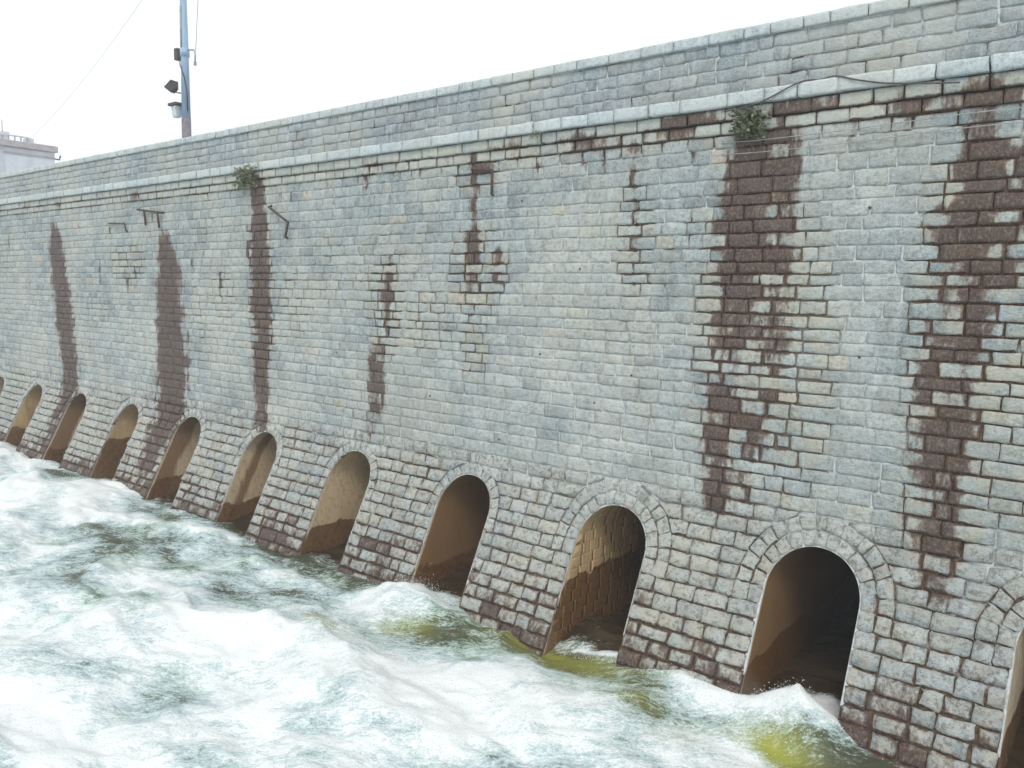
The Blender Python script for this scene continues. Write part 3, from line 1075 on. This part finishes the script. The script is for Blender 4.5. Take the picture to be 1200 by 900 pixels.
for (a, b, rx, ry, h, n) in SPR:
    px = rng.normal(a, rx * .6, n)
    py = np.minimum(rng.normal(b, ry * .6, n), -1.05)
    ix_ = np.clip(np.searchsorted(gx, px), 0, len(gx) - 1)
    iy_ = np.clip(np.searchsorted(gy, py), 0, len(gy) - 1)
    pts.append(np.stack([px, py, hgt[iy_, ix_] + rng.exponential(h * .5, n)], -1))
pts = np.concatenate(pts)
rad = .0035 + .0075 * rng.random(len(pts)) ** 3
shape = rad[:, None, None] * (.7 + .6 * rng.random((len(pts), 6, 1))) * oct_v[None]
SV = pts[:, None] + shape
SF = (oct_f[None] + (np.arange(len(pts)) * 6)[:, None, None]).reshape(-1, 3)
tag(link_mesh('spray', SV, SF, sp_m), 'fine white spray drops flung above the breaking water', 'spray', None, 'stuff')

# ------------------------------------------------------------------ light pole on the crest
pole_m = simple_mat('pale_blue_paint', (.30, .42, .56), (.22, .32, .45), 3, .5, 0, .1, (1, 1, .2))
rust_m = simple_mat('rust_red_primer', (.20, .19, .21), (.15, .135, .15), 8, .8)
dark_m = simple_mat('dark_metal', (.045, .04, .042), (.075, .065, .062), 8, .6)
grey_m = simple_mat('weathered_grey_metal', (.34, .36, .37), (.24, .255, .265), 7, .55)
glass_m = simple_mat('lamp_glass', (.55, .60, .62), (.42, .47, .5), 12, .15)
wire_m = simple_mat('black_cable', (.06, .05, .055), (.10, .085, .09), 10, .7)
PX, PY = -28.0, .85
pole = empty('lamp_pole', (PX, PY, 11.2))
tag(pole, 'tall pale blue steel lamp pole with a floodlight rising behind the parapet', 'lamp pole')
vv, ff = tube([(PX, PY, 13.35), (PX, PY, 16), (PX - .05, PY, 19.6)], [.155, .13, .095], 16)
mast = link_mesh('mast', np.array(vv), ff, pole_m, pole, origin=(PX, PY, 11.2))
vv, ff = tube([(PX, PY, 11.2), (PX, PY, 11.24), (PX, PY, 11.25), (PX, PY, 13.36)], [.26, .26, .165, .162], 16)
link_mesh('painted_base', np.array(vv), ff, rust_m, pole, origin=(PX, PY, 11.2))
vv, ff = tube([(PX - .05, PY, 19.6), (PX - .05, PY, 19.66), (PX - .05, PY, 19.7)], [.11, .11, .03], 12)
link_mesh('mast_cap', np.array(vv), ff, grey_m, pole, origin=(PX, PY, 11.2))


def obox(name, c, ax, ay, az, s, mat, parent, origin, bevel=.01, taper=1.0):
    c = Vector(c)
    ax, ay, az = Vector(ax).normalized(), Vector(ay).normalized(), Vector(az).normalized()
    vv = []
    for k in (-1, 1):
        tp = taper if k < 0 else 1.0
        for (i, j) in ((-1, -1), (1, -1), (1, 1), (-1, 1)):
            vv.append(c + ax * (i * s[0] / 2 * tp) + ay * (j * s[1] / 2 * tp) + az * (k * s[2] / 2))
    ff = [(3, 2, 1, 0), (4, 5, 6, 7)] + [(k, (k + 1) % 4, 4 + (k + 1) % 4, 4 + k) for k in range(4)]
    o = link_mesh(name, np.array([tuple(v) for v in vv]), ff, mat, parent, smooth=False, origin=origin)
    md = o.modifiers.new('bevel', 'BEVEL')
    md.width = bevel
    md.segments = 2
    return o


po = (PX, PY, 11.2)
# left in view is towards (-x, -y); build along -x
flood = obox('floodlight', (PX - .42, PY - .25, 14.45), (.8, .2, .55), (-.25, 1, 0), (-.5, -.15, .8), (.42, .36, .30), dark_m, pole, po, .02, .55)
vv, ff = tube([(PX - .10, PY, 14.25), (PX - .30, PY - .15, 14.28), (PX - .36, PY - .2, 14.36)], .022, 6)
link_mesh('bracket', np.array(vv), ff, dark_m, flood, origin=po)
lamp = obox('lamp_box', (PX - .36, PY - .15, 13.62), (1, 0, 0), (0, 1, 0), (0, 0, 1), (.34, .30, .40), glass_m, pole, po, .03, .72)
obox('lamp_hood', (PX - .36, PY - .15, 13.87), (1, 0, 0), (0, 1, 0), (0, 0, 1), (.52, .42, .10), dark_m, lamp, po, .02)
vv, ff = tube([(PX - .1, PY, 13.8), (PX - .3, PY - .12, 13.82)], .025, 6)
link_mesh('lamp_arm', np.array(vv), ff, dark_m, lamp, origin=po)
obox('junction_box', (PX - .27, PY - .1, 15.6), (1, 0, 0), (0, 1, 0), (0, 0, 1), (.20, .22, .40), dark_m, pole, po, .015)
vv, ff = tube([(PX, PY, 15.5), (PX, PY, 15.78)], .165, 16)
link_mesh('clamp_band', np.array(vv), ff, pole_m, pole, origin=po)
vv, ff = tube([(PX + .1, PY, 15.72), (PX + .42, PY + .1, 15.70), (PX + .52, PY + .1, 15.55), (PX + .50, PY + .1, 15.28)], .03, 7)
hook = link_mesh('hook_arm', np.array(vv), ff, grey_m, pole, origin=po)
obox('insulator', (PX + .50, PY + .1, 15.22), (1, 0, 0), (0, 1, 0), (0, 0, 1), (.09, .09, .14), grey_m, hook, po, .02)
vv, ff = tube([(PX - .16, PY - .1, 15.5), (PX - .05, PY - .165, 15.2), (PX + .12, PY - .12, 14.8), (PX + .16, PY - .04, 14.3), (PX + .17, PY - .03, 13.6)], .018, 6)
link_mesh('conduit_cable', np.array(vv), ff, dark_m, pole, origin=po)
vv, ff = tube([(PX + .02, PY - .14, 17.2), (PX + .02, PY - .145, 15.8)], .03, 6)
link_mesh('conduit', np.array(vv), ff, grey_m, pole, origin=po)


def sag(a, b, s, n=24):
    a, b = Vector(a), Vector(b)
    return [a.lerp(b, k / n) - Vector((0, 0, s * 4 * (k / n) * (1 - k / n))) for k in range(n + 1)]


vv, ff = tube(sag((PX - .05, PY, 19.4), (-57.3, 6.75, 16.5), .5), .007, 5)
tag(link_mesh('overhead_cable', np.array(vv), ff, grey_m, None, origin=(PX, PY, 19.4)), 'thin cable sloping from the lamp pole down to the rooftop', 'cable')
vv, ff = tube(sag((PX + .55, PY + .1, 15.62), (PX + 1.0, PY + .15, 19.6), .0, 6) + sag((PX + 1.0, PY + .15, 19.6), (PX - .02, PY, 19.62), .0, 3)[1:], .012, 5)
tag(link_mesh('drop_cable', np.array(vv), ff, grey_m, None, origin=(PX + .55, PY, 15.6)), 'thin cable hanging down to the hook arm of the lamp pole', 'cable')

# ------------------------------------------------------------------ building on the crest
plast = simple_mat('weathered_pale_plaster', (.60, .635, .69), (.50, .535, .59), .9, .9, 0, .15, (1, 1, .5))
plast2 = simple_mat('pale_plaster_strip', (.56, .59, .63), (.48, .52, .57), 1.2, .9)
slab_m = simple_mat('stained_roof_slab', (.42, .39, .39), (.33, .30, .30), 2.5, .9)
BX, BY0, BY1, BZ = -56.6, 1.2, 7.95, 15.75
bo = (BX - 5, 4.5, 11.2)
house = empty('gate_house', bo)
tag(house, 'pale concrete gate house with a flat brown edged roof beyond the parapet', 'building')
boxes('wall', [(BX - 11, BX, BY0, BY1, 11.2, BZ)], plast, house, bo, bevel=.03)
boxes('roof', [(BX - 11.3, BX + .25, BY0 - .25, BY1 + .12, BZ, BZ + .38)], slab_m, house, bo, bevel=.03)
boxes('pilaster', [(BX - .02, BX + .06, 4.45, 4.95, 11.2, BZ - .003)], plast2, house, bo)
boxes('pilaster', [(BX - .02, BX + .06, BY0 + .02, BY0 + .5, 11.2, BZ - .003)], plast2, house, bo)
boxes('string_course', [(BX - .02, BX + .045, BY0 + .02, BY1 - .02, BZ - .42, BZ - .30)], slab_m, house, bo)
boxes('rooftop_box', [(BX - 1.4, BX - .4, 5.0, 5.5, BZ + .38, BZ + .95)], plast2, house, bo, bevel=.03)
boxes('rooftop_box', [(BX - 1.2, BX - .5, 6.55, 6.95, BZ + .38, BZ + .78)], plast2, house, bo, bevel=.03)
rl = []
for yy in np.arange(4.4, 6.6, .35):
    rl.append((BX - .45, BX - .39, yy - .03, yy + .03, BZ + .38, BZ + .72))
for r_ in rl:
    boxes('rail_post', [r_], grey_m, house, bo)
boxes('rail', [(BX - .47, BX - .37, 4.0, 6.6, BZ + .72, BZ + .80)], plast2, house, bo)
vv, ff = tube([(BX - .8, 5.25, BZ + .9), (BX - .8, 5.25, BZ + 1.7)], .025, 6)
link_mesh('antenna', np.array(vv), ff, grey_m, house, origin=bo)
vv, ff = tube([(BX - .2, BY1 - .05, BZ - .35), (BX - .2, BY1 + .35, BZ - .38), (BX - .2, BY1 + .42, BZ - .1)], .05, 7)
link_mesh('wall_bracket', np.array(vv), ff, dark_m, house, origin=bo)

# ------------------------------------------------------------------ iron brackets, cables on the wall
iron = simple_mat('rusted_iron', (.060, .040, .036), (.10, .06, .05), 15, .85)


def rod_thing(paths, label, rad=.028):
    org = paths[0][0]
    e = empty('iron_bracket', org)
    tag(e, label, 'bracket')
    for p in paths:
        vv, ff = tube(p, rad, 7)
        link_mesh('rod', np.array(vv), ff, iron, e, origin=org)


rod_thing([[(-29.9, .05, 10.20), (-29.8, -.14, 10.16), (-28.15, -.14, 9.98), (-28.15, .05, 9.98)], [(-29.3, -.14, 10.10), (-29.28, -.10, 9.58)], [(-28.35, -.14, 9.99), (-28.32, -.10, 9.45)]],
          'dark iron bracket with two hanging legs left of the wide brown streak', .04)
rod_thing([[(-21.7, .05, 9.92), (-21.6, -.16, 9.85), (-20.55, -.22, 9.34), (-20.86, -.10, 8.93), (-20.88, .05, 8.9)]],
          'bent dark iron rod beside the narrow streak below the leafy plant', .04)
rod_thing([[(-13.5, .05, 10.36), (-13.35, -.08, 10.36), (-12.75, -.08, 10.28), (-12.77, -.06, 9.72), (-12.77, .05, 9.70)]],
          'rusty right-angled iron rod under the ledge between the brown streaks', .035)
rod_thing([[(-32.3, .05, 9.76), (-32.1, -.12, 9.75), (-30.85, -.12, 9.70), (-30.85, -.06, 9.42), (-30.85, .05, 9.4)]],
          'small thin iron rod on the pale wall near the distant streak', .03)

cab = [(-2.9, -.26, 10.86), (-3.4, -.24, 10.92), (-4.04, -.215, 11.02), (-4.5, -.21, 11.14), (-4.85, -.17, 11.262), (-5.15, -.1, 11.262), (-5.4, -.16, 11.262), (-5.6, -.215, 11.20), (-5.95, -.215, 11.06), (-6.3, -.23, 10.95), (-6.9, -.2, 10.90)]


def smooth_path(p, n=4):
    p = [Vector(a) for a in p]
    out = []
    for i in range(len(p) - 1):
        a, b, c, d = p[max(i - 1, 0)], p[i], p[i + 1], p[min(i + 2, len(p) - 1)]
        for k in range(n):
            t = k / n
            out.append(.5 * ((2 * b) + (c - a) * t + (2 * a - 5 * b + 4 * c - d) * t * t + (-a + 3 * b - 3 * c + d) * t ** 3))
    out.append(p[-1])
    return out


vv, ff = tube(smooth_path(cab), .014, 6)
tag(link_mesh('draped_cable', np.array(vv), ff, wire_m, None, origin=(-5, -.2, 11.26)), 'black cable draped over the pale stone ledge', 'cable')
for k, (z0, lab) in enumerate(((10.38, 'upper thin pale wire strung along the wall below the ledge'), (10.16, 'lower thin pale wire strung along the wall below the ledge'))):
    p = smooth_path([(-7.0, -.02, z0 - .02), (-6.2, -.06, z0 - .05), (-4.6, -.05, z0 - .03), (-3.0, -.06, z0 + .02), (-1.9, -.05, z0 + .03), (-.5, -.02, z0 + .02)])
    vv, ff = tube(p, .009, 5)
    tag(link_mesh('wire', np.array(vv), ff, grey_m, None, origin=(-4.6, -.05, z0)), lab, 'wire')

# ------------------------------------------------------------------ plants rooted under the ledge
def leaf_mat():
    M = Mat('dusty_leaf')
    st, J, tone, _ = M.attr('wear_shade')
    c = M.mix(tone, (.075, .100, .050), (.22, .235, .13))
    M.color(c)
    M.rough(.6)
    return M.m


leafm = leaf_mat()
stem_m = simple_mat('twig_bark', (.10, .075, .05), (.16, .125, .085), 20, .9)


def plant(x, z, rx, rz, nst, nleaf, size, label, dry=0.0):
    base = (x, -.02, z)
    e = empty('wall_plant', base)
    tag(e, label, 'plant', 'plants rooted in the dam wall')
    sv, sf, lv, lf, lw = [], [], [], [], []
    for k in range(nst):
        a = random.uniform(-1, 1)
        b = random.uniform(-.55, 1)
        tip = Vector((x + a * rx, -random.uniform(.12, .48) * (rx + .2), z + b * rz))
        mid = Vector((x + a * rx * .45, -.12, z + b * rz * .6 + .03))
        pth = smooth_path([(x + random.uniform(-.1, .1) * rx, .03, z + random.uniform(-.1, .1)), mid, tip], 3)
        v_, f_ = tube(pth, [.010 - .0011 * i for i in range(len(pth))], 5)
        o = len(sv)
        sv += v_
        sf += [tuple(o + i for i in f) for f in f_]
        for j in range(nleaf):
            t = random.uniform(.25, 1.0)
            p = pth[min(int(t * (len(pth) - 1)), len(pth) - 1)] + Vector((random.gauss(0, .06), random.gauss(0, .05), random.gauss(0, .05)))
            p.y = min(p.y, -.06)
            d = Vector((random.gauss(0, 1), random.gauss(-.4, .7), random.gauss(.1, .8))).normalized()
            s = d.cross(Vector((random.gauss(0, 1), random.gauss(0, 1), random.gauss(0, 1)))).normalized()
            L = size * random.uniform(.6, 1.3)
            wdt = L * .26
            nn = d.cross(s) * L * .08
            o = len(lv)
            lv += [p, p + d * L * .35 + s * wdt + nn, p + d * L * .75 + s * wdt * .7 + nn, p + d * L, p + d * L * .75 - s * wdt * .7 + nn, p + d * L * .35 - s * wdt + nn]
            lf += [(o, o + 1, o + 2, o + 3), (o, o + 3, o + 4, o + 5)]
            tn = min(1, max(0, random.random() * .8 + dry))
            lw += [(0, 0, tn, 1)] * 6
    link_mesh('stems', np.array([tuple(v) for v in sv]), sf, stem_m, e, origin=base)
    fo = link_mesh('foliage', np.array([tuple(v) for v in lv]), lf, leafm, e, np.array(lw), smooth=False, origin=base)
    tag(fo, kind='stuff')


plant(-6.42, 10.58, .42, .34, 30, 26, .10, 'bushy green plant rooted below the ledge above the widest dark streak')
plant(-22.75, 10.72, .62, .34, 24, 24, .13, 'yellowish green plant rooted below the ledge above the narrow dark streak', .25)
plant(-11.5, 10.95, .22, .14, 7, 8, .07, 'small dry yellow sprig sprouting under the ledge', .5)

# ------------------------------------------------------------------ fine river mist in the air
hz = bpy.data.materials.new('river_mist')
hz.use_nodes = True
hn = hz.node_tree.nodes
hn.clear()
ho = hn.new('ShaderNodeOutputMaterial')
pv = hn.new('ShaderNodeVolumePrincipled')
pv.inputs['Color'].default_value = (.93, .96, 1.0, 1)
pv.inputs['Density'].default_value = .0022
hz.node_tree.links.new(pv.outputs[0], ho.inputs['Volume'])
haze = boxes('haze', [(-200, 115, -175, 40, -3.0, 21.5)], hz)
tag(haze, 'thin pale mist hanging over the river and the dam', 'haze', None, 'stuff')
